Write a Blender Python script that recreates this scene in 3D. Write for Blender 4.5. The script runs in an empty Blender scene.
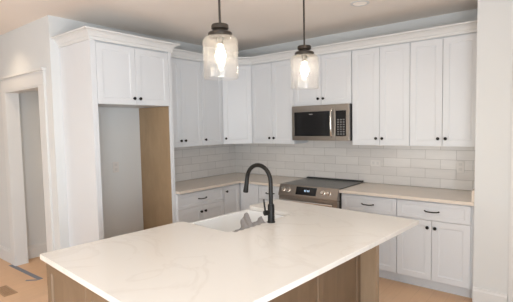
import bpy, bmesh, math, random
from mathutils import Vector, Matrix
random.seed(4)
S = bpy.context.scene
COL = S.collection
PI = math.pi

# ------------------------------------------------------------------ camera
def set_camera():
    yaw, pitch, roll = map(math.radians, (38.794, -3.737, -1.144))
    f = Vector((-math.sin(yaw)*math.cos(pitch), math.cos(yaw)*math.cos(pitch), math.sin(pitch)))
    r = Vector((math.cos(yaw), math.sin(yaw), 0))
    u = r.cross(f)
    r2 = math.cos(roll)*r + math.sin(roll)*u
    u2 = r2.cross(f)
    cd = bpy.data.cameras.new('camera')
    co = bpy.data.objects.new('camera', cd)
    COL.objects.link(co)
    m = Matrix((r2, u2, -f)).transposed().to_4x4()
    m.translation = Vector((3.959, -4.453, 1.605))
    co.matrix_world = m
    cd.sensor_width = 36
    cd.lens = 392.78/513*36
    cd.shift_x = 1.623/513
    cd.shift_y = 0.684/513
    cd.clip_start = 0.05
    S.camera = co
set_camera()

# ------------------------------------------------------------------ exposure, world, big lights
S.view_settings.view_transform = 'Standard'
S.view_settings.look = 'None'
S.view_settings.gamma = 1
S.view_settings.exposure = 0.18
W = bpy.data.worlds.new('sky'); S.world = W
W.use_nodes = True
wn = W.node_tree
sk = wn.nodes.new('ShaderNodeTexSky'); sk.sky_type = 'NISHITA'; sk.sun_disc = False
sk.sun_elevation = math.radians(40); sk.sun_rotation = math.radians(200)
wn.links.new(sk.outputs[0], wn.nodes['Background'].inputs[0])
wn.nodes['Background'].inputs[1].default_value = 0.25

def area(name, loc, rot, sx, sy, power, colr):
    l = bpy.data.lights.new(name, 'AREA'); l.shape = 'RECTANGLE'
    l.size = sx; l.size_y = sy; l.energy = power; l.color = colr
    o = bpy.data.objects.new(name, l); COL.objects.link(o)
    o.location = loc; o.rotation_euler = rot
    return o
DAY = (0.84, 0.92, 1.0)
# window daylight behind and beside the camera, tilted up as added ceiling fill
area('window_daylight_fill', (2.2, -7.88, 1.30), (math.radians(130), 0, 0), 4.6, 2.0, 95, (0.9, 0.95, 1.0))
area('window_daylight_fill', (5.08, -5.2, 1.20), (math.radians(122), 0, math.radians(90)), 2.6, 2.0, 185, DAY)
FILL_CAN_POWER = 11
CANS = [(2.42, -0.956, 10), (-0.75, -3.05, 17), (-2.3, -3.6, 14), (0.9, -4.6, FILL_CAN_POWER), (2.6, -5.2, FILL_CAN_POWER), (3.05, -2.35, 24), (2.4, -4.0, 8), (-1.6, -5.0, FILL_CAN_POWER), (0.9,-6.6,FILL_CAN_POWER), (3.4,-6.8,FILL_CAN_POWER)]  # first two are room fixtures, the rest unseen lamps added to brighten
HALL_CAN = (-0.7, -1.5, 45)

# ------------------------------------------------------------------ materials
def newmat(name):
    m = bpy.data.materials.new(name); m.use_nodes = True
    return m, m.node_tree, m.node_tree.nodes['Principled BSDF']
def noise_bump(nt, b, scale, strength, dist=0.002, detail=4):
    tc = nt.nodes.new('ShaderNodeTexCoord')
    n = nt.nodes.new('ShaderNodeTexNoise'); n.inputs['Scale'].default_value = scale; n.inputs['Detail'].default_value = detail
    bp = nt.nodes.new('ShaderNodeBump'); bp.inputs['Strength'].default_value = strength; bp.inputs['Distance'].default_value = dist
    nt.links.new(tc.outputs['Object'], n.inputs['Vector']); nt.links.new(n.outputs['Fac'], bp.inputs['Height'])
    nt.links.new(bp.outputs[0], b.inputs['Normal'])
    return tc, n
def paint(name, c, rough=0.5, var=0.02, scale=6, metal=0, bump=0.03, spec=0.5):
    m, nt, b = newmat(name)
    tc, n = noise_bump(nt, b, scale*12, bump)
    n2 = nt.nodes.new('ShaderNodeTexNoise'); n2.inputs['Scale'].default_value = scale
    nt.links.new(tc.outputs['Object'], n2.inputs['Vector'])
    r = nt.nodes.new('ShaderNodeMix'); r.data_type = 'RGBA'
    r.inputs['A'].default_value = (*[x*(1-var) for x in c], 1); r.inputs['B'].default_value = (*[min(1, x*(1+var)) for x in c], 1)
    nt.links.new(n2.outputs['Fac'], r.inputs['Factor']); nt.links.new(r.outputs['Result'], b.inputs['Base Color'])
    b.inputs['Roughness'].default_value = rough; b.inputs['Metallic'].default_value = metal
    b.inputs['Specular IOR Level'].default_value = spec
    return m
def quartz(name, c, vein):
    m, nt, b = newmat(name)
    tc = nt.nodes.new('ShaderNodeTexCoord')
    def N(t, **k):
        n = nt.nodes.new(t)
        for a, v in k.items(): n.inputs[a].default_value = v
        return n
    w = N('ShaderNodeTexNoise', Scale=1.6, Detail=6, Distortion=1.2)
    nt.links.new(tc.outputs['Object'], w.inputs['Vector'])
    s = nt.nodes.new('ShaderNodeMath'); s.operation = 'SUBTRACT'; s.inputs[1].default_value = 0.5
    a = nt.nodes.new('ShaderNodeMath'); a.operation = 'ABSOLUTE'
    nt.links.new(w.outputs['Fac'], s.inputs[0]); nt.links.new(s.outputs[0], a.inputs[0])
    cr = nt.nodes.new('ShaderNodeValToRGB')
    cr.color_ramp.elements[0].position = 0.0; cr.color_ramp.elements[0].color = (*vein, 1)
    cr.color_ramp.elements[1].position = 0.022; cr.color_ramp.elements[1].color = (*c, 1)
    nt.links.new(a.outputs[0], cr.inputs['Fac'])
    n2 = N('ShaderNodeTexNoise', Scale=2.5, Detail=3)
    nt.links.new(tc.outputs['Object'], n2.inputs['Vector'])
    mx = nt.nodes.new('ShaderNodeMix'); mx.data_type = 'RGBA'
    mx.inputs['A'].default_value = (*c, 1)
    nt.links.new(n2.outputs['Fac'], mx.inputs['Factor']); nt.links.new(cr.outputs[0], mx.inputs['B'])
    nt.links.new(mx.outputs['Result'], b.inputs['Base Color'])
    b.inputs['Roughness'].default_value = 0.22
    return m
def wood(name, c1, c2, scale=(14, 14, 1.2), rough=0.45, bump=0.1):
    m, nt, b = newmat(name)
    tc = nt.nodes.new('ShaderNodeTexCoord'); mp = nt.nodes.new('ShaderNodeMapping')
    mp.inputs['Scale'].default_value = scale
    n = nt.nodes.new('ShaderNodeTexNoise'); n.inputs['Scale'].default_value = 2.2; n.inputs['Detail'].default_value = 8; n.inputs['Distortion'].default_value = 0.8
    nt.links.new(tc.outputs['Object'], mp.inputs[0]); nt.links.new(mp.outputs[0], n.inputs['Vector'])
    cr = nt.nodes.new('ShaderNodeValToRGB')
    cr.color_ramp.elements[0].position = 0.3; cr.color_ramp.elements[0].color = (*c1, 1)
    cr.color_ramp.elements[1].position = 0.7; cr.color_ramp.elements[1].color = (*c2, 1)
    nt.links.new(n.outputs['Fac'], cr.inputs['Fac']); nt.links.new(cr.outputs[0], b.inputs['Base Color'])
    bp = nt.nodes.new('ShaderNodeBump'); bp.inputs['Strength'].default_value = bump; bp.inputs['Distance'].default_value = 0.002
    nt.links.new(n.outputs['Fac'], bp.inputs['Height']); nt.links.new(bp.outputs[0], b.inputs['Normal'])
    b.inputs['Roughness'].default_value = rough
    return m
def brick(name, c1, c2, mortar, bw, bh, ms, axes, rough, offset=0.5, bump=0.5, grain=None, bumpd=0.003):
    m, nt, b = newmat(name)
    tc = nt.nodes.new('ShaderNodeTexCoord'); sp = nt.nodes.new('ShaderNodeSeparateXYZ'); cb = nt.nodes.new('ShaderNodeCombineXYZ')
    nt.links.new(tc.outputs['Object'], sp.inputs[0])
    nt.links.new(sp.outputs[axes[0]], cb.inputs[0]); nt.links.new(sp.outputs[axes[1]], cb.inputs[1])
    br = nt.nodes.new('ShaderNodeTexBrick'); br.offset = offset; br.inputs['Scale'].default_value = 1
    br.inputs['Brick Width'].default_value = bw; br.inputs['Row Height'].default_value = bh
    br.inputs['Mortar Size'].default_value = ms; br.inputs['Mortar Smooth'].default_value = 0.2
    br.inputs['Color1'].default_value = (*c1, 1); br.inputs['Color2'].default_value = (*c2, 1); br.inputs['Mortar'].default_value = (*mortar, 1)
    nt.links.new(cb.outputs[0], br.inputs['Vector'])
    last = br.outputs['Color']
    if grain:
        mp = nt.nodes.new('ShaderNodeMapping'); mp.inputs['Scale'].default_value = grain
        n = nt.nodes.new('ShaderNodeTexNoise'); n.inputs['Scale'].default_value = 2; n.inputs['Detail'].default_value = 6
        nt.links.new(tc.outputs['Object'], mp.inputs[0]); nt.links.new(mp.outputs[0], n.inputs['Vector'])
        cr = nt.nodes.new('ShaderNodeValToRGB')
        cr.color_ramp.elements[0].color = (0.88, 0.88, 0.88, 1); cr.color_ramp.elements[1].color = (1, 1, 1, 1)
        mx = nt.nodes.new('ShaderNodeMix'); mx.data_type = 'RGBA'; mx.blend_type = 'MULTIPLY'; mx.inputs['Factor'].default_value = 1
        nt.links.new(n.outputs['Fac'], cr.inputs['Fac']); nt.links.new(last, mx.inputs['A']); nt.links.new(cr.outputs[0], mx.inputs['B'])
        last = mx.outputs['Result']
    nt.links.new(last, b.inputs['Base Color'])
    iv = nt.nodes.new('ShaderNodeMath'); iv.operation = 'SUBTRACT'; iv.inputs[0].default_value = 1
    nt.links.new(br.outputs['Fac'], iv.inputs[1])
    bp = nt.nodes.new('ShaderNodeBump'); bp.inputs['Strength'].default_value = bump; bp.inputs['Distance'].default_value = bumpd
    nt.links.new(iv.outputs[0], bp.inputs['Height']); nt.links.new(bp.outputs[0], b.inputs['Normal'])
    b.inputs['Roughness'].default_value = rough
    return m
def emit(name, c, s):
    m, nt, b = newmat(name)
    b.inputs['Base Color'].default_value = (*c, 1); b.inputs['Emission Color'].default_value = (*c, 1); b.inputs['Emission Strength'].default_value = s
    return m
def clear_glass(name, haze=0.04, base=0.05, tint=(1, 1, 1)):
    m, nt, b = newmat(name); nt.nodes.remove(b)
    out = nt.nodes['Material Output']
    tr = nt.nodes.new('ShaderNodeBsdfTransparent'); tr.inputs[0].default_value = (*tint, 1)
    gl = nt.nodes.new('ShaderNodeBsdfGlossy'); gl.inputs['Roughness'].default_value = 0.04
    df = nt.nodes.new('ShaderNodeBsdfTranslucent'); df.inputs[0].default_value = (1, 0.98, 0.94, 1)
    lw = nt.nodes.new('ShaderNodeLayerWeight'); lw.inputs['Blend'].default_value = 0.25
    mm = nt.nodes.new('ShaderNodeMath'); mm.operation = 'MULTIPLY_ADD'; mm.inputs[1].default_value = 0.6; mm.inputs[2].default_value = base
    mm.use_clamp = True
    nt.links.new(lw.outputs['Facing'], mm.inputs[0])
    m1 = nt.nodes.new('ShaderNodeMixShader'); m1.inputs[0].default_value = haze
    m2 = nt.nodes.new('ShaderNodeMixShader')
    nt.links.new(tr.outputs[0], m1.inputs[1]); nt.links.new(df.outputs[0], m1.inputs[2])
    nt.links.new(mm.outputs[0], m2.inputs[0]); nt.links.new(m1.outputs[0], m2.inputs[1]); nt.links.new(gl.outputs[0], m2.inputs[2])
    nt.links.new(m2.outputs[0], out.inputs[0])
    return m

M = {}
M['cab'] = paint('white_cabinet_paint', (0.69, 0.705, 0.725), 0.4, 0.01)
M['trim'] = paint('white_trim_paint', (0.70, 0.70, 0.69), 0.4, 0.01)
M['wall'] = paint('pale_grey_wall_paint', (0.68, 0.69, 0.685), 0.8, 0.015, 3, bump=0.08)
M['ceil'] = paint('ceiling_paint', (0.88, 0.81, 0.74), 0.9, 0.015, 2, bump=0.1)
M['quartz'] = quartz('warm_white_quartz', (0.74, 0.71, 0.665), (0.66, 0.62, 0.57))
M['quartz_shaded'] = quartz('quartz_shaded_copy', (0.70, 0.615, 0.53), (0.64, 0.59, 0.51))  # same stone as the island top, shade and warm bounce put into the colour
M['tile'] = brick('glazed_subway_tile', (0.76, 0.73, 0.70), (0.69, 0.66, 0.635), (0.50, 0.475, 0.45), 0.305, 0.1016, 0.0022, (0, 2), 0.18, grain=(3, 3, 20))
M['floor'] = brick('oak_plank_floor', (0.76, 0.50, 0.31), (0.73, 0.48, 0.295), (0.64, 0.41, 0.25), 1.4, 0.13, 0.0015, (1, 0), 0.42, 0.37, 0.15, (30, 2, 2), 0.001)
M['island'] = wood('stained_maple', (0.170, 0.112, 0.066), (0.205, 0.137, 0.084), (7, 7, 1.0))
M['island_lit'] = wood('stained_maple_lit', (0.33, 0.235, 0.15), (0.38, 0.275, 0.18), (7, 7, 1.0))  # island wood lightened, light bounced off the floor put into the colour
M['ply'] = wood('raw_birch_panel', (0.36, 0.245, 0.14), (0.42, 0.29, 0.17), (5, 5, 1.5), 0.6)
M['steel'] = paint('brushed_stainless', (0.37, 0.335, 0.30), 0.32, 0.04, 20, 1.0)
M['steel_light'] = paint('polished_steel', (0.75, 0.72, 0.68), 0.22, 0.02, 20, 1.0)
M['blackglass'] = paint('black_glass', (0.012, 0.012, 0.013), 0.12, 0.02)
M['cook'] = paint('ceramic_cooktop', (0.085, 0.088, 0.08), 0.3, 0.02)
M['black'] = paint('matte_black_metal', (0.010, 0.009, 0.008), 0.42, 0.05, 20, 0.0, 0.03, 0.3)
M['bronze'] = paint('dark_bronze', (0.030, 0.023, 0.017), 0.42, 0.1, 20, 0.2)
M['darkp'] = paint('dark_plastic', (0.03, 0.03, 0.03), 0.5)
M['button'] = paint('printed_buttons', (0.16, 0.16, 0.16), 0.5)
M['porc'] = paint('white_fireclay', (0.84, 0.84, 0.83), 0.15, 0.005)
M['plate'] = paint('white_plastic', (0.70, 0.67, 0.64), 0.35, 0.005)
M['slotface'] = paint('outlet_face', (0.62, 0.60, 0.575), 0.4)
M['tape'] = paint('blue_masking_tape', (0.21, 0.23, 0.28), 0.7, 0.08, 12)
M['vent'] = paint('brown_register', (0.42, 0.27, 0.16), 0.5)
M['cloth'] = paint('grey_cloth', (0.22, 0.20, 0.19), 0.9, 0.25, 40, bump=0.4)
M['glass'] = clear_glass('clear_shade_glass', 0.055, 0.012)
M['pane'] = clear_glass('window_pane', 0.0, 0.03)
M['bulbglass'] = emit('glowing_bulb', (1.0, 0.86, 0.68), 26)
M['filament'] = emit('glowing_filament', (1.0, 0.62, 0.28), 60)
M['lens'] = emit('downlight_lens', (1.0, 0.93, 0.85), 0.05)
M['lens_on'] = emit('downlight_lens_lit', (1.0, 0.85, 0.65), 6)
M['digits'] = emit('clock_digits', (0.55, 0.75, 1.0), 0.5)
M['brass'] = paint('brass_socket', (0.5, 0.35, 0.15), 0.35, 0.05, 20, 1)

# ------------------------------------------------------------------ mesh helpers
def box(bm, x0, x1, y0, y1, z0, z1, bev=0):
    r = bmesh.ops.create_cube(bm, size=1)
    for v in r['verts']:
        v.co = Vector(((x0+x1)/2+v.co.x*(x1-x0), (y0+y1)/2+v.co.y*(y1-y0), (z0+z1)/2+v.co.z*(z1-z0)))
    if bev:
        es = list({e for v in r['verts'] for e in v.link_edges})
        bmesh.ops.bevel(bm, geom=es, offset=bev, segments=2, profile=0.5, affect='EDGES')
def B(*a):
    bm = bmesh.new(); box(bm, *a); return bm
def obj(name, bm, mat, parent=None, label=None, smooth=False):
    bmesh.ops.recalc_face_normals(bm, faces=bm.faces)
    me = bpy.data.meshes.new(name); bm.to_mesh(me); bm.free()
    me.materials.append(M[mat] if isinstance(mat, str) else mat)
    if smooth:
        for p in me.polygons: p.use_smooth = True
        try: me.set_sharp_from_angle(angle=math.radians(38))
        except Exception: pass
    o = bpy.data.objects.new(name, me); COL.objects.link(o)
    if parent: o.parent = parent
    if label: o['label'] = label
    return o
def thing(name, label, cat, loc=(0, 0, 0), rz=0, group=None):
    o = bpy.data.objects.new(name, None); COL.objects.link(o)
    o.location = loc; o.rotation_euler = (0, 0, rz); o.empty_display_size = 0.1
    o['label'] = label; o['category'] = cat
    if group: o['group'] = group
    return o
def tag(o, label, cat, group=None):
    o['label'] = label; o['category'] = cat
    if group: o['group'] = group
    return o
def struct(name, bm, mat, parent=None, label=None):
    o = obj(name, bm, mat, parent, label)
    if not parent:
        o['kind'] = 'structure'
    return o
def lathe(bm, prof, cx=0, cy=0, n=32, mat=None):
    """prof: list of (r, z); closed at r == 0 ends"""
    rings = []
    for r, z in prof:
        if r < 1e-6: rings.append([bm.verts.new((cx, cy, z))])
        else: rings.append([bm.verts.new((cx+r*math.cos(2*PI*i/n), cy+r*math.sin(2*PI*i/n), z)) for i in range(n)])
    for a, b in zip(rings, rings[1:]):
        for i in range(n):
            j = (i+1) % n
            if len(a) == 1 and len(b) == 1: continue
            if len(a) == 1: bm.faces.new((a[0], b[i], b[j]))
            elif len(b) == 1: bm.faces.new((a[i], a[j], b[0]))
            else: bm.faces.new((a[i], a[j], b[j], b[i]))
    return [v for r in rings for v in r]
def lathe_axis(bm, prof, origin, axis, n=20):
    vs = lathe(bm, prof, n=n)
    q = Vector((0, 0, 1)).rotation_difference(Vector(axis))
    for v in vs: v.co = q @ v.co + Vector(origin)
def tube(bm, pts, rad, n=14, cap=True):
    pts = [Vector(p) for p in pts]
    if not hasattr(rad, '__len__'): rad = [rad]*len(pts)
    t = (pts[1]-pts[0]).normalized()
    u = t.orthogonal().normalized()
    rings = []
    for i, p in enumerate(pts):
        if i: 
            t2 = (pts[min(i+1, len(pts)-1)]-pts[i-1]).normalized()
            u = (t.rotation_difference(t2) @ u); u = (u - t2*u.dot(t2)).normalized(); t = t2
        w = t.cross(u)
        rings.append([bm.verts.new(p + rad[i]*(math.cos(2*PI*k/n)*u + math.sin(2*PI*k/n)*w)) for k in range(n)])
    for a, b in zip(rings, rings[1:]):
        for k in range(n):
            j = (k+1) % n; bm.faces.new((a[k], a[j], b[j], b[k]))
    if cap: bm.faces.new(rings[0][::-1]); bm.faces.new(rings[-1])
def prism(bm, poly, z0, z1, bev=0):
    a = [bm.verts.new((x, y, z0)) for x, y in poly]; b = [bm.verts.new((x, y, z1)) for x, y in poly]
    n = len(poly)
    fs = [bm.faces.new(a[::-1]), bm.faces.new(b)]
    for i in range(n): fs.append(bm.faces.new((a[i], a[(i+1) % n], b[(i+1) % n], b[i])))
    if bev:
        es = list(fs[0].edges)+list(fs[1].edges)
        bmesh.ops.bevel(bm, geom=es, offset=bev, segments=2, profile=0.5, affect='EDGES')
def loft(bm, rings, cap0=True, cap1=True):
    R = [[bm.verts.new(p) for p in r] for r in rings]
    n = len(R[0])
    for a, b in zip(R, R[1:]):
        for i in range(n):
            j = (i+1) % n; bm.faces.new((a[i], a[j], b[j], b[i]))
    if cap0: bm.faces.new(R[0][::-1])
    if cap1: bm.faces.new(R[-1])
def sweep(bm, path, prof):
    """mitred moulding: path 2D points, prof (out, z) closed; 'out' lies to the right of travel"""
    P = [Vector(p) for p in path]
    secs = []
    for i, p in enumerate(P):
        d0 = (P[i]-P[i-1]).normalized() if i else None
        d1 = (P[i+1]-P[i]).normalized() if i < len(P)-1 else None
        n0 = Vector((d0.y, -d0.x)) if d0 else None
        n1 = Vector((d1.y, -d1.x)) if d1 else None
        if n0 and n1:
            m = (n0+n1).normalized(); m = m/ m.dot(n0)
        else: m = n0 or n1
        secs.append([(p.x+m.x*o, p.y+m.y*o, z) for o, z in prof])
    loft(bm, secs)
def shaker(w, h, x0=0, z0=0, t=0.020, stile=0.057, y=0, rec=0.006, bw=0.011, rail=None):
    """door/drawer slab in local frame, back at y, front at y - t"""
    bm = bmesh.new()
    rail = rail or stile
    def ring(ix, iz, yy): return [(x0+ix, yy, z0+iz), (x0+w-ix, yy, z0+iz), (x0+w-ix, yy, z0+h-iz), (x0+ix, yy, z0+h-iz)]
    e = 0.002
    loft(bm, [ring(0, 0, y), ring(0, 0, y-t+e), ring(e, e, y-t), ring(stile, rail, y-t), ring(stile+0.002, rail+0.002, y-t+0.004),
              ring(stile+bw, rail+bw, y-t+rec), ring(stile+bw+0.001, rail+bw+0.001, y-t+rec)])
    return bm
KN = [(0, 0), (0.0065, 0), (0.006, 0.012), (0.0085, 0.016), (0.0150, 0.020), (0.0160, 0.026), (0.0135, 0.031), (0.007, 0.033), (0, 0.033)]
def knob(parent, x, y, z):
    bm = bmesh.new(); lathe_axis(bm, KN, (x, y, z), (0, -1, 0), 18)
    return obj('knob', bm, 'black', parent, smooth=True)
def pull(parent, x, y, z, L=0.125):
    bm = bmesh.new()
    pts = []
    for i in range(17):
        s = i/16; a = (s*2-1)
        pts.append((x+a*L/2, y-0.030*(1-abs(a)**6)-0.001, z-0.004*(1-a*a)))
    rad = [0.0075 if i in (0, 16) else 0.0055 for i in range(17)]
    tube(bm, pts, rad, 10)
    return obj('pull_handle', bm, 'black', parent, smooth=True)

# ------------------------------------------------------------------ key dimensions
ZC = 2.713
ZB, ZT = 1.374, 2.440        # wall cabinets
ZD = 2.416                   # top of their doors
HC = 0.906                   # worktop
CAN_Z = ZC

# ------------------------------------------------------------------ setting
fl = struct('floor', B(-5.2, 5.3, -8.1, 0.12, -0.1, 0), 'floor')
struct('ceiling', B(-5.2, 5.3, -8.1, 0.12, ZC, ZC+0.1), 'ceil')
struct('wall_back', B(-1.55, 3.9, 0, 0.12, 0, ZC), 'wall')
struct('wall_left', B(-0.12, 0, -2.555, 0, 0, ZC), 'wall')
# hall wall with the cased opening
OX0, OX1, OZ = -1.15, -0.255, 2.055
bm = bmesh.new()
box(bm, -5.1, OX0, -2.67, -2.555, 0, ZC); box(bm, OX1, 0, -2.67, -2.555, 0, ZC); box(bm, OX0, OX1, -2.67, -2.555, OZ, ZC)
struct('wall_hall', bm, 'wall')
struct('wall_passage', B(-1.45, -1.30, -2.555, 0, 0, ZC), 'wall')
struct('wall_far_left', B(-5.2, -5.1, -8.1, -2.555, 0, ZC), 'wall')
struct('wall_right', B(3.328, 3.60, -0.66, 0, 0, ZC), 'wall')
struct('wall_right_return', B(3.59, 5.3, -0.655, -0.55, 0, ZC), 'wall')
# wall beside the camera with a window
def window_wall(name, horizontal, pos, a0, a1, holes, z0, z1):
    bm = bmesh.new()
    def bb(u0, u1, za, zb_):
        if horizontal: box(bm, u0, u1, pos-0.1, pos, za, zb_)
        else: box(bm, pos, pos+0.1, u0, u1, za, zb_)
    cur = a0
    for h0, h1 in holes:
        bb(cur, h0, 0, ZC); bb(h0, h1, 0, z0); bb(h0, h1, z1, ZC); cur = h1
    bb(cur, a1, 0, ZC)
    struct(name, bm, 'wall')
window_wall('wall_front', True, -8.0, -5.1, 5.2, [(-0.2, 1.35), (1.45, 3.0), (3.1, 4.65)], 0.35, 2.35)
window_wall('wall_side', False, 5.2, -8.1, -0.55, [(-6.5, -5.25), (-5.15, -3.9)], 0.35, 2.35)
wi = 0
for (hor, pos, a, b_) in [(True, -8.0, -0.2, 1.35), (True, -8.0, 1.45, 3.0), (True, -8.0, 3.1, 4.65), (False, 5.2, -6.5, -5.25), (False, 5.2, -5.15, -3.9)]:
    wi += 1
    bm = bmesh.new()
    def fb(bm, u0, u1, za, zb_, d0, d1):
        if hor: box(bm, u0, u1, pos-d1, pos-d0, za, zb_)
        else: box(bm, pos+d0, pos+d1, u0, u1, za, zb_)
    for (u0, u1, za, zb_) in [(a, a+.05, .35, 2.35), (b_-.05, b_, .35, 2.35), (a+.05, b_-.05, .35, .4), (a+.05, b_-.05, 2.3, 2.35), (a+.05, b_-.05, 1.33, 1.37)]:
        fb(bm, u0, u1, za, zb_, 0.02, 0.08)
    w = struct('window_%d' % wi, bm, 'trim')
    bm = bmesh.new(); fb(bm, a+.05, b_-.05, .4, 2.3, 0.048, 0.052)
    obj('window_pane', bm, 'pane', w)

# door casing of the cased opening (craftsman head)
bm = bmesh.new()
box(bm, OX0-0.100, OX0-0.006, -2.69, -2.671, 0, OZ+0.006); box(bm, OX1+0.006, OX1+0.125, -2.69, -2.671, 0, OZ+0.006)
box(bm, OX0-0.108, OX1+0.130, -2.694, -2.671, OZ+0.006, OZ+0.145)
box(bm, OX0-0.125, OX1+0.147, -2.712, -2.671, OZ+0.145, OZ+0.168)
# jamb lining
box(bm, OX0-0.006, OX0+0.012, -2.688, -2.545, 0, OZ-0.012); box(bm, OX1-0.012, OX1+0.006, -2.688, -2.545, 0, OZ-0.012)
box(bm, OX0-0.006, OX1+0.006, -2.688, -2.545, OZ-0.012, OZ+0.006)
struct('door_1', bm, 'trim', label='white cased opening with flat head trim in the hall wall')

def baseboard(name, path, h=0.165):
    bm = bmesh.new()
    sweep(bm, path, [(0.0005, 0.0), (0.016, 0.0), (0.016, h-0.03), (0.011, h-0.018), (0.009, h), (0.0005, h)])
    return struct(name, bm, 'trim')
baseboard('baseboard_hall', [(-5.09, -2.67), (OX0-0.101, -2.67)])
baseboard('baseboard_corner', [(OX1+0.126, -2.67), (0, -2.67), (0, -2.583)])
baseboard('baseboard_passage', [(-1.30, -2.556), (-1.30, -0.001)])
baseboard('baseboard_right', [(3.328, -0.66), (3.585, -0.66)])
bm = bmesh.new(); box(bm, 3.590, 3.71, -0.682, -0.656, 0, 2.2)
struct('trim_1', bm, 'trim')

# ------------------------------------------------------------------ tile backsplash
o = obj('tile_backsplash', B(0.012, 3.327, -0.011, -0.001, 0, 0.62), 'tile'); o.location = (0, 0, HC+0.002)
tag(o, 'pale grey running-bond tile wall covering behind the range', 'backsplash')
o = obj('tile_backsplash', B(0.008, 1.664, -0.011, -0.001, 0, ZB-HC-0.002), 'tile'); o.location = (0, -1.665, HC+0.002); o.rotation_euler.z = PI/2
tag(o, 'pale grey running-bond tile covering on the wall left of the corner', 'backsplash')

# ------------------------------------------------------------------ wall cabinets
DU = 0.318       # box depth, door adds 0.021
G = 0.0035
def wall_cab(label, loc, rz, w, zb, doors, depth=DU, knobs='inner', left=0, right=0, zt=ZT):
    """doors: list of (x0, x1, side of the knob)"""
    t = thing('wall_cabinet', label, 'cabinet', (loc[0], loc[1], zb), rz, 'white wall cabinets')
    h = zt-zb
    obj('cabinet_body', B(0, w, -depth, -0.012, 0, h, 0.001), 'cab', t)
    for x0, x1, ks in doors:
        dw = x1-x0-G
        d = obj('door', shaker(dw, ZD-zb-0.003, x0+G/2, 0.003-0.006, y=-depth-0.0008), 'cab', t)
        kx = x0+G/2+0.032 if ks == 'l' else x1-G/2-0.032
        kz = 0.072
        knob(d, kx, -depth-0.0208, kz)
    return t
# back wall, left to right
wall_cab('double-door white wall cabinet between the corner cabinet and the microwave', (0.612, 0), 0, 0.672, ZB, [(0, 0.336, 'r'), (0.336, 0.672, 'l')])
wall_cab('short double-door white wall cabinet above the microwave', (1.286, 0), 0, 0.762, 1.838, [(0, 0.381, 'r'), (0.381, 0.762, 'l')])
wall_cab('tall double-door white wall cabinet just right of the microwave', (2.050, 0), 0, 0.630, ZB, [(0.004, 0.317, 'r'), (0.317, 0.630, 'l')])
wall_cab('tall double-door white wall cabinet against the right wall', (2.681, 0), 0, 0.645, ZB, [(0, 0.307, 'r'), (0.307, 0.618, 'l')])
# left wall (local x runs towards the back wall)
wall_cab('narrow single-door white wall cabinet between the double-door one and the corner', (0, -0.990), PI/2, 0.378, ZB, [(0, 0.378, 'l')])
wall_cab('double-door white wall cabinet beside the tall refrigerator surround', (0, -1.659), PI/2, 0.667, ZB, [(0, 0.3335, 'r'), (0.3335, 0.667, 'l')])
# diagonal corner wall cabinet
t = thing('wall_cabinet', 'diagonal single-door white wall cabinet in the corner', 'cabinet', (0, 0, ZB), 0, 'white wall cabinets')
bm = bmesh.new(); prism(bm, [(0.011, -0.011), (0.011, -0.610), (DU, -0.610), (0.610, -DU), (0.610, -0.011)], 0, ZT-ZB); obj('cabinet_body', bm, 'cab', t)
L45 = math.hypot(0.610-DU, 0.610-DU)
d = obj('door', shaker(L45-0.03, ZD-ZB-0.003, 0.015, 0.003-0.006, y=-0.0008), 'cab', t)
d.location = (DU, -0.610, 0); d.rotation_euler.z = PI/4
knob(d, 0.015+0.032, -0.0208, 0.072)

# crown moulding along the wall cabinets
def crown_prof(zb, zt, out):
    h = zt-zb
    return [(0.0, zb), (0.012, zb), (0.012, zb+h*0.30), (0.018, zb+h*0.36), (0.024, zb+h*0.50), (0.036, zb+h*0.68), (0.052, zb+h*0.80), (out, zb+h*0.86), (out, zt), (0.0, zt)]
bm = bmesh.new()
dx = DU+0.011
sweep(bm, [(dx, -1.656), (dx, -0.619), (0.619, -dx), (3.326, -dx)], crown_prof(2.420, 2.512, 0.072))
tag(obj('crown_molding', bm, 'trim'), 'long white crown moulding running along the tops of the wall cabinets', 'moulding')

# ------------------------------------------------------------------ refrigerator surround
FY0, FY1, FD = -2.580, -1.660, 0.560
t = thing('refrigerator_surround', 'tall white refrigerator enclosure with empty alcove and two upper doors', 'cabinet', (0, FY0, 0), PI/2)
FW = FY1-FY0
# local: x 0..FW, front at y = -FD
obj('side_panel', B(0, 0.052, -FD-0.021, -0.001, 0, ZT, 0.001), 'cab', t, 'tall white outer side panel')
pr = obj('side_panel', B(FW-0.026, FW, -FD, -0.001, 0, 1.838), 'ply', t, 'raw tan wood inner side panel')
obj('front_stile', B(FW-0.040, FW, -FD-0.021, -FD, 0, ZT, 0.001), 'cab', t)
obj('cabinet_body', B(0.052, FW-0.001, -FD, -0.001, 1.840, ZT), 'cab', t)
x0, x1 = 0.054, FW-0.042; xm = (x0+x1)/2
for a, b_, ks in ((x0, xm, 'r'), (xm, x1, 'l')):
    d = obj('door', shaker(b_-a-G, ZD-0.010-1.846, a+G/2, 1.838, y=-FD-0.0008), 'cab', t)
    knob(d, (b_-G/2-0.032) if ks == 'r' else (a+G/2+0.032), -FD-0.0208, 1.838+0.062)
bm = bmesh.new()
sweep(bm, [(0, -0.001), (0, -FD-0.018), (FW, -FD-0.018), (FW, -dx-0.075)][::-1], [(-o, z) for o, z in crown_prof(2.410, 2.504, 0.072)])
obj('crown', bm, 'trim', t)

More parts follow.
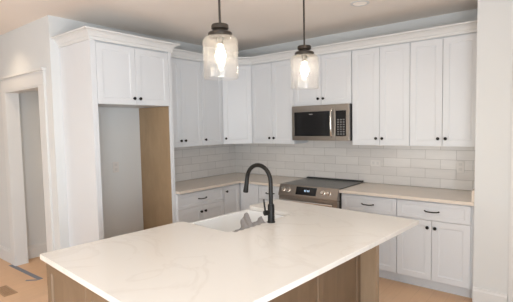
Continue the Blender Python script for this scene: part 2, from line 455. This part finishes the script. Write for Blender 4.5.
# ------------------------------------------------------------------ base cabinets
BD = 0.588
TK = 0.105
def base_cab(label, loc, rz, w, fronts, toe=True):
    t = thing('base_cabinet', label, 'cabinet', (loc[0], loc[1], 0), rz, 'white base cabinets')
    obj('cabinet_body', B(0, w, -BD, -0.012, TK, 0.874, 0.001), 'cab', t)
    obj('toe_kick', B(0, w, -BD+0.070, -BD+0.085, 0, TK), 'cab', t)
    for kind, a, b_, z0, z1, k in fronts:
        if kind == 'drawer':
            d = obj('drawer', shaker(b_-a-G, z1-z0, a+G/2, z0, y=-BD-0.0008, rail=0.036, stile=0.045), 'cab', t)
            pull(d, (a+b_)/2, -BD-0.0208, (z0+z1)/2+0.002)
        else:
            d = obj('door', shaker(b_-a-G, z1-z0, a+G/2, z0, y=-BD-0.0008), 'cab', t)
            knob(d, (b_-G/2-0.032) if k == 'r' else (a+G/2+0.032), -BD-0.0208, z1-0.065)
    return t
ZS = 0.692
def dd(x0, x1, xa=None):
    xm = (x0+x1)/2 if xa is None else xa
    return [('drawer', x0, x1, ZS, 0.860, None), ('door', x0, xm, 0.115, ZS-0.004, 'r'), ('door', xm, x1, 0.115, ZS-0.004, 'l')]
base_cab('white base cabinet with drawer and two doors beside the refrigerator surround', (0, -1.659), PI/2, 0.742, dd(0, 0.742))
base_cab('narrow white base cabinet between the corner and the range', (0.917, 0), 0, 0.362, [('drawer', 0.0, 0.362, ZS, 0.860, None), ('door', 0.0, 0.362, 0.115, ZS-0.004, 'r')])
base_cab('white base cabinet with a drawer just right of the range', (2.051, 0), 0, 0.592, dd(0, 0.592))
base_cab('white base cabinet with drawer and two doors against the right wall', (2.645, 0), 0, 0.681, dd(0, 0.650))
t = thing('base_cabinet', 'L-shaped white corner base cabinet with folding doors', 'cabinet', (0, 0, 0), 0, 'white base cabinets')
bm = bmesh.new(); prism(bm, [(0.011, -0.011), (0.011, -0.914), (BD, -0.914), (BD, -BD), (0.914, -BD), (0.914, -0.011)], TK, 0.874); obj('cabinet_body', bm, 'cab', t)
bm = bmesh.new(); box(bm, BD-0.085, BD-0.07, -0.914, -BD+0.085, 0, TK); box(bm, BD-0.085, 0.914, -BD+0.070, -BD+0.085, 0, TK); obj('toe_kick', bm, 'cab', t)
dw = 0.914-0.610-0.004
d = obj('door', shaker(dw, 0.745, 0, 0.115), 'cab', t); d.location = (BD+0.0008, -0.912, 0); d.rotation_euler.z = PI/2
knob(d, 0.032, -0.020, 0.795)
d = obj('door', shaker(dw, 0.745, 0, 0.115), 'cab', t); d.location = (0.612, -BD-0.0008, 0)

# ------------------------------------------------------------------ worktops
DC = 0.655
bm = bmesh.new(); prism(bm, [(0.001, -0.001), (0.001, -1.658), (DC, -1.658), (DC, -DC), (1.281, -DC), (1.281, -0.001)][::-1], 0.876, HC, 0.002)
tag(obj('countertop', bm, 'quartz_shaded'), 'L-shaped pale quartz worktop wrapping the corner left of the range', 'countertop')
t = thing('countertop', 'straight pale quartz worktop between the range and the right wall', 'countertop', (2.049, 0, 0.876))
obj('slab', B(0, 1.276, -DC, -0.001, 0, 0.030, 0.002), 'quartz_shaded', t)
obj('side_splash', B(1.252, 1.276, -DC+0.02, -0.012, 0.0305, 0.132, 0.002), 'quartz_shaded', t)

# ------------------------------------------------------------------ range
RX = 1.284
t = thing('range', 'stainless steel range with black glass cooktop and front knobs', 'stove', (RX, 0, 0))
RW = 0.762
obj('range_body', B(0.004, RW-0.004, -0.640, -0.02, 0.03, 0.905, 0.003), 'darkp', t)
bm = bmesh.new(); box(bm, -0.001, RW+0.001, -0.648, -0.062, 0.9075, 0.916, 0.002)
ct = obj('cooktop', bm, 'cook', t)
for cx, cy, r in ((0.2, -0.22, 0.075), (0.56, -0.22, 0.09), (0.2, -0.48, 0.105), (0.56, -0.48, 0.08)):
    bm = bmesh.new(); lathe(bm, [(r, 0.9162), (r+0.002, 0.9162), (r+0.002, 0.9165), (r, 0.9165), (r, 0.9162)], cx, cy, 40)
    obj('burner_ring', bm, 'button', ct)
bm = bmesh.new(); box(bm, 0.0, RW, -0.062, -0.012, 0.907, 0.930, 0.004)
for k in range(16): box(bm, 0.05+k*0.042, 0.08+k*0.042, -0.045, -0.030, 0.930, 0.9315)
obj('rear_vent', bm, 'darkp', t)
# slanted control panel
def slab_x(bm, poly, x0, x1):   # poly in (y, z)
    loft(bm, [[(x0, y, z) for y, z in poly], [(x1, y, z) for y, z in poly]])
bm = bmesh.new(); slab_x(bm, [(-0.640, 0.916), (-0.655, 0.916), (-0.700, 0.800), (-0.700, 0.788), (-0.640, 0.788)], 0, RW)
cp = obj('control_panel', bm, 'steel', t)
nrm = Vector((0, -0.116, 0.045)).normalized(); nrm = Vector((0, -0.932, 0.362))
def on_panel(x, s): return Vector((x, -0.655-0.045*s, 0.916-0.116*s))
for x in (0.062, 0.132, 0.585, 0.655):
    bm = bmesh.new()
    lathe_axis(bm, [(0, 0), (0.026, 0), (0.026, 0.006), (0.021, 0.008), (0.019, 0.030), (0.016, 0.034), (0, 0.034)], on_panel(x, 0.50), nrm, 24)
    obj('control_knob', bm, 'steel_light', cp, smooth=True)
bm = bmesh.new()
loft(bm, [[on_panel(a, s)+nrm*h for a, s in ((0.235, .12), (0.50, .12), (0.50, .86), (0.235, .86))] for h in (-0.001, 0.002)])
dp = obj('display', bm, 'blackglass', cp)
bm = bmesh.new()
for x in (0.345, 0.362, 0.385, 0.402):
    loft(bm, [[on_panel(a, s)+nrm*h for a, s in ((x, .38), (x+0.008, .38), (x+0.008, .54), (x, .54))] for h in (0.002, 0.0026)])
obj('clock_digits', bm, 'digits', dp)
od = obj('oven_door', B(0.002, RW-0.002, -0.690, -0.641, 0.20, 0.782, 0.004), 'steel', t)
obj('door_window', B(0.12, RW-0.12, -0.693, -0.690, 0.32, 0.64), 'blackglass', od)
bm = bmesh.new(); tube(bm, [(0.035, -0.735, 0.742), (RW-0.035, -0.735, 0.742)], 0.0125, 16)
for x in (0.06, RW-0.06): tube(bm, [(x, -0.690, 0.742), (x, -0.735, 0.742)], 0.009, 12)
obj('door_handle', bm, 'steel_light', od, smooth=True)
obj('storage_drawer', B(0.002, RW-0.002, -0.690, -0.641, 0.06, 0.195, 0.004), 'steel', t)

# ------------------------------------------------------------------ microwave
MZ0, MZ1 = 1.420, 1.832
MH = MZ1-MZ0
t = thing('microwave', 'stainless over-the-range microwave hanging above the range', 'microwave', (1.296, 0, MZ0))
MW = 0.750
obj('microwave_body', B(0, MW, -0.372, -0.012, 0, MH, 0.003), 'darkp', t)
md = bmesh.new()
# door frame built around the dark window
y0, y1 = -0.402, -0.373
box(md, 0.0, 0.585, y0, y1, MH-0.072, MH, 0.002); box(md, 0.0, 0.585, y0, y1, 0.0, 0.052, 0.002)
box(md, 0.0, 0.030, y0, y1, 0.0525, MH-0.0725, 0.001); box(md, 0.512, 0.585, y0, y1, 0.0525, MH-0.0725, 0.001)
md = obj('microwave_door', md, 'steel', t)
obj('door_window', B(0.0305, 0.5115, y0+0.004, y1, 0.053, MH-0.073), 'blackglass', md)
bm = bmesh.new(); tube(bm, [(0.545, y0-0.002, 0.045), (0.545, y0-0.030, 0.075), (0.545, y0-0.040, 0.14), (0.545, y0-0.042, 0.20), (0.545, y0-0.040, 0.27), (0.545, y0-0.030, 0.335), (0.545, y0-0.002, 0.362)], 0.0115, 14)
obj('door_handle', bm, 'steel_light', md, smooth=True)
bm = bmesh.new(); box(bm, 0.24, 0.29, y0-0.0006, y0+0.004, MH-0.105, MH-0.098)
obj('maker_badge', bm, 'steel_light', md)
bm = bmesh.new(); box(bm, 0.588, MW, y0, y1, MH-0.072, MH, 0.002); box(bm, 0.588, MW, y0, y1, 0.0, 0.052, 0.002); box(bm, 0.715, MW, y0, y1, 0.0525, MH-0.0725, 0.001)
cpn = obj('control_panel', bm, 'steel', t)
kp = obj('keypad', B(0.588, 0.7145, y0+0.003, y1, 0.053, MH-0.073), 'blackglass', t)
bm = bmesh.new()
for r in range(7):
    for c in range(3): box(bm, 0.606+c*0.034, 0.628+c*0.034, y0+0.002, y0+0.0035, 0.068+r*0.027, 0.083+r*0.027)
obj('buttons', bm, 'button', kp)

# ------------------------------------------------------------------ outlets
def outlet(label, loc, rz, horiz=False):
    t = thing('wall_outlet', label, 'outlet', loc, rz, 'wall outlets')
    w, h = (0.117, 0.072) if horiz else (0.072, 0.117)
    p = obj('cover_plate', B(-w/2, w/2, -0.006, 0, -h/2, h/2, 0.0015), 'plate', t)
    for s in (-1, 1):
        bm = bmesh.new()
        cx, cz = (s*0.026, 0) if horiz else (0, s*0.026)
        bx_, bz_ = (0.014, 0.017) if horiz else (0.017, 0.014)
        box(bm, cx-bx_, cx+bx_, -0.0068, -0.0061, cz-bz_, cz+bz_)
        obj('receptacle', bm, 'slotface', p)
outlet('white horizontal outlet on the tile right of the range', (2.195, -0.0115, 1.145), 0, True)
outlet('white upright outlet on the tile near the right wall', (3.09, -0.0115, 1.145), 0)
outlet('upright outlet on the wall inside the empty refrigerator alcove', (0.0005, -2.02, 1.177), PI/2)

# ------------------------------------------------------------------ island
IA = math.radians(-4.5)
IW, IL = 1.336, 2.083
IP = (1.632, -3.523)
def ipt(x, y):
    return (IP[0]+x*math.cos(IA)-y*math.sin(IA), IP[1]+x*math.sin(IA)+y*math.cos(IA))
SY0, SY1, SX1 = 0.985, 1.695, 0.500     # sink cut-out
t = thing('kitchen_island', 'brown stained wooden kitchen island under the big quartz top', 'kitchen island', (*IP, 0), IA)
BX, ZI = 0.905, 0.875
bm = bmesh.new()
box(bm, 0.035, BX, 0.062, SY0-0.012, 0.10, ZI); box(bm, 0.035, BX, SY1+0.012, IL-0.085, 0.10, ZI)
box(bm, 0.035, BX, SY0-0.012, SY1+0.012, 0.10, 0.60); box(bm, SX1+0.035, BX, SY0-0.012, SY1+0.012, 0.60, ZI)
obj('cabinet_body', bm, 'island', t)
obj('toe_kick', B(0.10, BX-0.01, 0.08, IL-0.10, 0, 0.10), 'island', t)
def turned(bm, ang, loc):
    bmesh.ops.rotate(bm, verts=bm.verts, cent=(0, 0, 0), matrix=Matrix.Rotation(ang, 3, 'Z'))
    bmesh.ops.translate(bm, verts=bm.verts, vec=loc); return bm
# near end panel (faces -y), shaker with three fields
EPW = 1.050-0.014
obj('end_panel', B(0.014, 1.050, 0.046, 0.0605, 0.0, ZI), 'island', t)
for k in range(2):
    w = EPW/2
    obj('shaker_panel', shaker(w-0.001, ZI-0.002, 0.014+k*w, 0.001, y=0.0455, t=0.018, stile=0.062, rec=0.010, bw=0.006, rail=0.07), 'island', t)
# far end panel
obj('end_panel', B(0.030, 1.050, IL-0.083, IL-0.035, 0.0, ZI, 0.002), 'island_lit', t, 'brown end panel reaching under the overhang, bounced light put into its colour')
# seating side back panels
ys = [0.064, 0.77, 1.47, IL-0.086]
for a, b_ in zip(ys, ys[1:]):
    obj('back_panel', turned(shaker(b_-a-0.003, ZI-0.101, 0, 0.1, y=0, t=0.016, stile=0.05, rec=0.008, bw=0.006, rail=0.06), PI/2, (BX+0.001, a, 0)), 'island', t)
# drawer and door fronts on the sink side
for a, b_, n in ((0.064, SY0-0.016, 2), (SY1+0.016, IL-0.088, 1)):
    w = (b_-a)/n
    for k in range(n):
        d = obj('door', turned(shaker(w-0.003, ZI-0.125, 0, 0.115, y=0, t=0.019), -PI/2, (0.0345, a+(k+1)*w, 0)), 'island', t)
w = (SY1-SY0)/2
for k in range(2):
    d = obj('door', turned(shaker(w-0.003, 0.475, 0, 0.115, y=0, t=0.019), -PI/2, (0.0345, SY0+(k+1)*w, 0)), 'island', t)

# island top, notched around the apron sink
def arc(cx, cy, r, a0, a1, n=5):
    return [(cx+r*math.cos(math.radians(a0+(a1-a0)*i/n)), cy+r*math.sin(math.radians(a0+(a1-a0)*i/n))) for i in range(n+1)]
c = 0.006
poly = arc(c, c, c, 180, 270, 3)+arc(IW-c, c, c, 270, 360, 3)+arc(IW-c, IL-c, c, 0, 90, 3)+arc(c, IL-c, c, 90, 180, 3)
r = 0.03
poly += arc(r, SY1+r, r, 180, 270)+arc(SX1-0.02, SY1-0.02, 0.02, 90, 0)+arc(SX1-0.02, SY0+0.02, 0.02, 0, -90)+arc(r, SY0-r, r, 90, 180)
bm = bmesh.new(); prism(bm, poly, 0, 0.030, 0.0025)
o = obj('island_countertop', bm, 'quartz'); o.location = (*IP, 0.8765); o.rotation_euler.z = IA
tag(o, 'large warm white veined quartz slab topping the island', 'countertop')

# apron sink
def rrect(x0, x1, y0, y1, r, z, n=5):
    p = []
    for cx, cy, a in ((x1-r, y1-r, 0), (x0+r, y1-r, 90), (x0+r, y0+r, 180), (x1-r, y0+r, 270)):
        p += [(*q, z) for q in arc(cx, cy, r, a, a+90, n)]
    return p
t = thing('farmhouse_sink', 'white apron-front sink set into the island', 'sink', (*ipt(0, 0), 0.62), IA)
zt_ = 0.2545
sx0, sx1, sy0, sy1 = -0.016, SX1+0.030, SY0-0.008, SY1+0.008
bm = bmesh.new()
loft(bm, [rrect(sx0, sx1, sy0, sy1, .012, 0), rrect(sx0, sx1, sy0, sy1, .012, zt_-0.004), rrect(sx0+.004, sx1-.004, sy0+.004, sy1-.004, .012, zt_),
          rrect(sx0+.024, sx1-.034, sy0+.016, sy1-.016, .02, zt_), rrect(sx0+.028, sx1-.038, sy0+.020, sy1-.020, .02, zt_-0.004),
          rrect(sx0+.034, sx1-.046, sy0+.028, sy1-.028, .03, 0.05), rrect(sx0+.06, sx1-.07, sy0+.055, sy1-.055, .04, 0.025)])
obj('basin', bm, 'porc', t, smooth=True)
bm = bmesh.new(); lathe(bm, [(0, .026), (0.045, .026), (0.043, .030), (0.03, .028), (0, .028)], 0.25, 1.34, 24)
obj('drain', bm, 'steel_light', t, smooth=True)

# faucet
fp = ipt(0.548, 1.372)
t = thing('kitchen_faucet', 'black gooseneck pull-down faucet beside the island sink', 'faucet', (*fp, HC+0.0008), IA+math.radians(0))
bm = bmesh.new(); lathe(bm, [(0, 0), (0.029, 0), (0.029, 0.006), (0.0255, 0.010), (0.0245, 0.125), (0.019, 0.135), (0, 0.135)], n=28)
obj('faucet_body', bm, 'black', t, smooth=True)
R_ = 0.118; top = 0.292
pts = [(0, 0, 0.12), (0, 0, 0.2), (0, 0, 0.28)]
for i in range(0, 19):
    a = PI*i/18*0.97
    pts.append((-R_+R_*math.cos(a), 0, top+R_*math.sin(a)))
e = Vector(pts[-1]); tdir = (e-Vector(pts[-2])).normalized()
pts.append(tuple(e+tdir*0.02))
bm = bmesh.new(); tube(bm, pts, 0.0155, 16); obj('spout', bm, 'black', t, smooth=True)
bm = bmesh.new(); s0 = e+tdir*0.015
tube(bm, [s0, s0+tdir*0.004, s0+tdir*0.05, s0+tdir*0.092, s0+tdir*0.096], [0.0145, 0.0165, 0.0175, 0.020, 0.017], 18)
obj('spray_head', bm, 'black', t, smooth=True)
bm = bmesh.new(); hd = Vector((-0.25, -0.97, 0)).normalized()
tube(bm, [hd*0.02+Vector((0, 0, 0.075)), hd*0.058+Vector((0, 0, 0.075))], 0.0185, 18)
b0 = hd*0.048+Vector((0, 0, 0.075))
tube(bm, [b0, b0+Vector((-0.004, -0.006, 0.05)), b0+Vector((-0.006, -0.010, 0.100))], [0.0075, 0.0065, 0.0055], 12)
obj('lever_handle', bm, 'black', t, smooth=True)

# crumpled cloth on the sink edge
bm = bmesh.new()
n = 44
prof = [(0, .005), (.16, .010), (.22, .045), (.30, .082), (.40, .108), (.50, .122), (.55, .116), (.585, .06), (.61, .020), (.72, .032), (.84, .056), (.92, .070), (.97, .052), (1, .014)]
def hprof(s):
    for (a, ha), (b_, hb) in zip(prof, prof[1:]):
        if s <= b_: return ha+(hb-ha)*(s-a)/(b_-a)
    return prof[-1][1]
front, back = [], []
rowsn = 8
for side, lst in ((1, front), (-1, back)):
    for i in range(n+1):
        s = i/n; y = 0.315*s; h = hprof(s)*0.8; row = []
        for j in range(rowsn+1):
            q = j/rowsn
            th = 0.0035*(1-q*0.7)+0.012*(1-q)**3
            xw = 0.006*math.sin(s*34+q*2)+0.010*math.sin(s*9)*q - 0.02*q*h/0.1
            row.append(bm.verts.new((xw+side*th, y+0.006*math.sin(q*5+s*20)*q, 0.0005+h*q)))
        lst.append(row)
for lst in (front, back):
    for i in range(n):
        for j in range(rowsn): bm.faces.new((lst[i][j], lst[i+1][j], lst[i+1][j+1], lst[i][j+1]))
for i in range(n):
    bm.faces.new((front[i][-1], front[i+1][-1], back[i+1][-1], back[i][-1])); bm.faces.new((front[i][0], back[i][0], back[i+1][0], front[i+1][0]))
for i in (0, n):
    for j in range(rowsn): bm.faces.new((front[i][j], front[i][j+1], back[i][j+1], back[i][j]))
o = obj('cleaning_cloth', bm, 'cloth', smooth=True); o.location = (*ipt(0.520, 1.020), HC+0.0006); o.rotation_euler.z = IA+math.radians(2)
tag(o, 'crumpled grey cloth with two raised folds at the sink rim', 'cloth')

# ------------------------------------------------------------------ pendants
def pendant(lx, ly, label, drop=0.0):
    x, y = ipt(lx, ly)
    t = thing('pendant_light', label, 'pendant lamp', (x, y, ZC), 0, 'pendant lights over the island')
    T = lambda z: z-ZC
    bm = bmesh.new(); lathe(bm, [(0, T(ZC)-0.0005), (0.065, T(ZC)-0.0005), (0.065, -0.02), (0.055, -0.028), (0.012, -0.032), (0, -0.032)]); obj('canopy', bm, 'bronze', t, smooth=True)
    bm = bmesh.new(); tube(bm, [(0, 0, -0.03), (0, 0, T(2.200)-drop)], 0.0065, 12); obj('rod', bm, 'bronze', t, smooth=True)
    z = T(2.138)-drop
    bm = bmesh.new()
    lathe(bm, [(0, z+.070), (0.010, z+.070), (0.012, z+.064), (0.046, z+.062), (0.050, z+.055), (0.050, z+.038), (0.044, z+.033), (0.036, z+.030), (0.036, z+.022), (0.064, z+.018), (0.070, z+.012), (0.070, z-.006), (0.066, z-.010), (0.0, z-.010)], n=36)
    obj('cap', bm, 'bronze', t, smooth=True)
    bm = bmesh.new(); R = 0.103
    out = [(0.068, z-.004), (0.080, z-.006), (0.092, z-.014), (R, z-.032), (R, z-.236), (R-.003, z-.247)]
    inn = [(R-.006, z-.245), (R-.0035, z-.236), (R-.0035, z-.034), (0.090, z-.018), (0.079, z-.0095), (0.068, z-.0085)]
    lathe(bm, out+inn+[out[0]], n=48); obj('glass_shade', bm, 'glass', t, smooth=True)
    bm = bmesh.new(); lathe(bm, [(0, z-.010), (0.019, z-.010), (0.019, z-.045), (0.014, z-.052), (0, z-.052)]); obj('socket', bm, 'bronze', t, smooth=True)
    bm = bmesh.new(); lathe(bm, [(0, z-.052), (0.013, z-.052), (0.015, z-.066), (0.024, z-.088), (0.030, z-.108), (0.030, z-.122), (0.025, z-.138), (0.018, z-.152), (0.010, z-.162), (0.004, z-.166), (0, z-.167)], n=24)
    obj('bulb', bm, 'bulbglass', t, smooth=True)
pendant(0.668, 0.812, 'nearer glass pendant lamp with lit bulb, left of the two', 0.006)
pendant(0.668, 1.635, 'farther glass pendant lamp with lit bulb, right of the two', 0.018)

# ------------------------------------------------------------------ recessed lights
def can(x, y, power, label, lens='lens', colr=(1, 0.93, 0.85)):
    t = thing('recessed_light', label, 'ceiling light', (x, y, ZC), 0, 'recessed ceiling lights')
    bm = bmesh.new(); lathe(bm, [(0.062, -0.001), (0.085, -0.001), (0.085, -0.004), (0.080, -0.007), (0.064, -0.007), (0.062, -0.001)], n=36); obj('trim_ring', bm, 'trim', t, smooth=True)
    bm = bmesh.new(); lathe(bm, [(0, -0.001), (0.0635, -0.001), (0.0635, -0.004), (0, -0.004)], n=36); obj('lens', bm, lens, t)
    l = bpy.data.lights.new('can_beam', 'SPOT'); l.energy = power; l.color = colr; l.spot_size = math.radians(125); l.spot_blend = 0.8; l.shadow_soft_size = 0.05
    lo = bpy.data.objects.new('can_beam', l); COL.objects.link(lo); lo.parent = t; lo.location = (0, 0, -0.012)
can(*CANS[0], 'white recessed ceiling light above the cabinets right of the range')
can(*CANS[1], 'recessed ceiling light washing the hall wall beside the cased opening', 'lens_on', (1, 0.78, 0.55))
can(*CANS[2], 'added unseen ceiling light farther left along the hall wall', 'lens_on', (1, 0.78, 0.55))  # unseen lamp added to warm the hall wall
for q in CANS[3:]: can(*q, 'added unseen ceiling light in the open room behind the island', 'lens_on')  # added out of view to fill the kitchen with flatter light
can(*HALL_CAN, 'recessed ceiling light in the passage beyond the cased opening', 'lens_on', (1, 0.76, 0.52))

# ------------------------------------------------------------------ floor details
def strip(pts, w, z=0.0008):
    bm = bmesh.new()
    P = [Vector(p) for p in pts]
    L_, Rr = [], []
    for i, p in enumerate(P):
        d0 = (P[min(i+1, len(P)-1)]-P[max(i-1, 0)]).normalized(); nn = Vector((-d0.y, d0.x))*w/2
        L_.append(p+nn); Rr.append(p-nn)
    poly = [tuple(v) for v in L_]+[tuple(v) for v in Rr[::-1]]
    prism(bm, poly, 0.0003, z); return bm
tag(obj('masking_tape', strip([(-1.24, -2.705), (-1.0, -2.70), (-0.56, -2.69), (-0.46, -2.685)], 0.05), 'tape'), 'long strip of blue tape on the floor across the opening', 'tape')
tag(obj('masking_tape', strip([(-0.56, -2.80), (-0.51, -2.755), (-0.47, -2.715)], 0.03, 0.0012), 'tape'), 'short bit of blue tape at the end of the long strip', 'tape')
t = thing('floor_register', 'brown slotted vent cover in the floor near the hall', 'vent', (-0.43, -3.04, 0), math.radians(0))
bm = bmesh.new()
box(bm, -0.15, 0.15, -0.06, -0.045, 0.0005, 0.005); box(bm, -0.15, 0.15, 0.045, 0.06, 0.0005, 0.005); box(bm, -0.15, -0.135, -0.045, 0.045, 0.0005, 0.005); box(bm, 0.135, 0.15, -0.045, 0.045, 0.0005, 0.005)
obj('frame', bm, 'vent', t)
bm = bmesh.new()
for k in range(14): box(bm, -0.128+k*0.019, -0.120+k*0.019, -0.045, 0.045, 0.0005, 0.004)
obj('louvers', bm, 'vent', t)
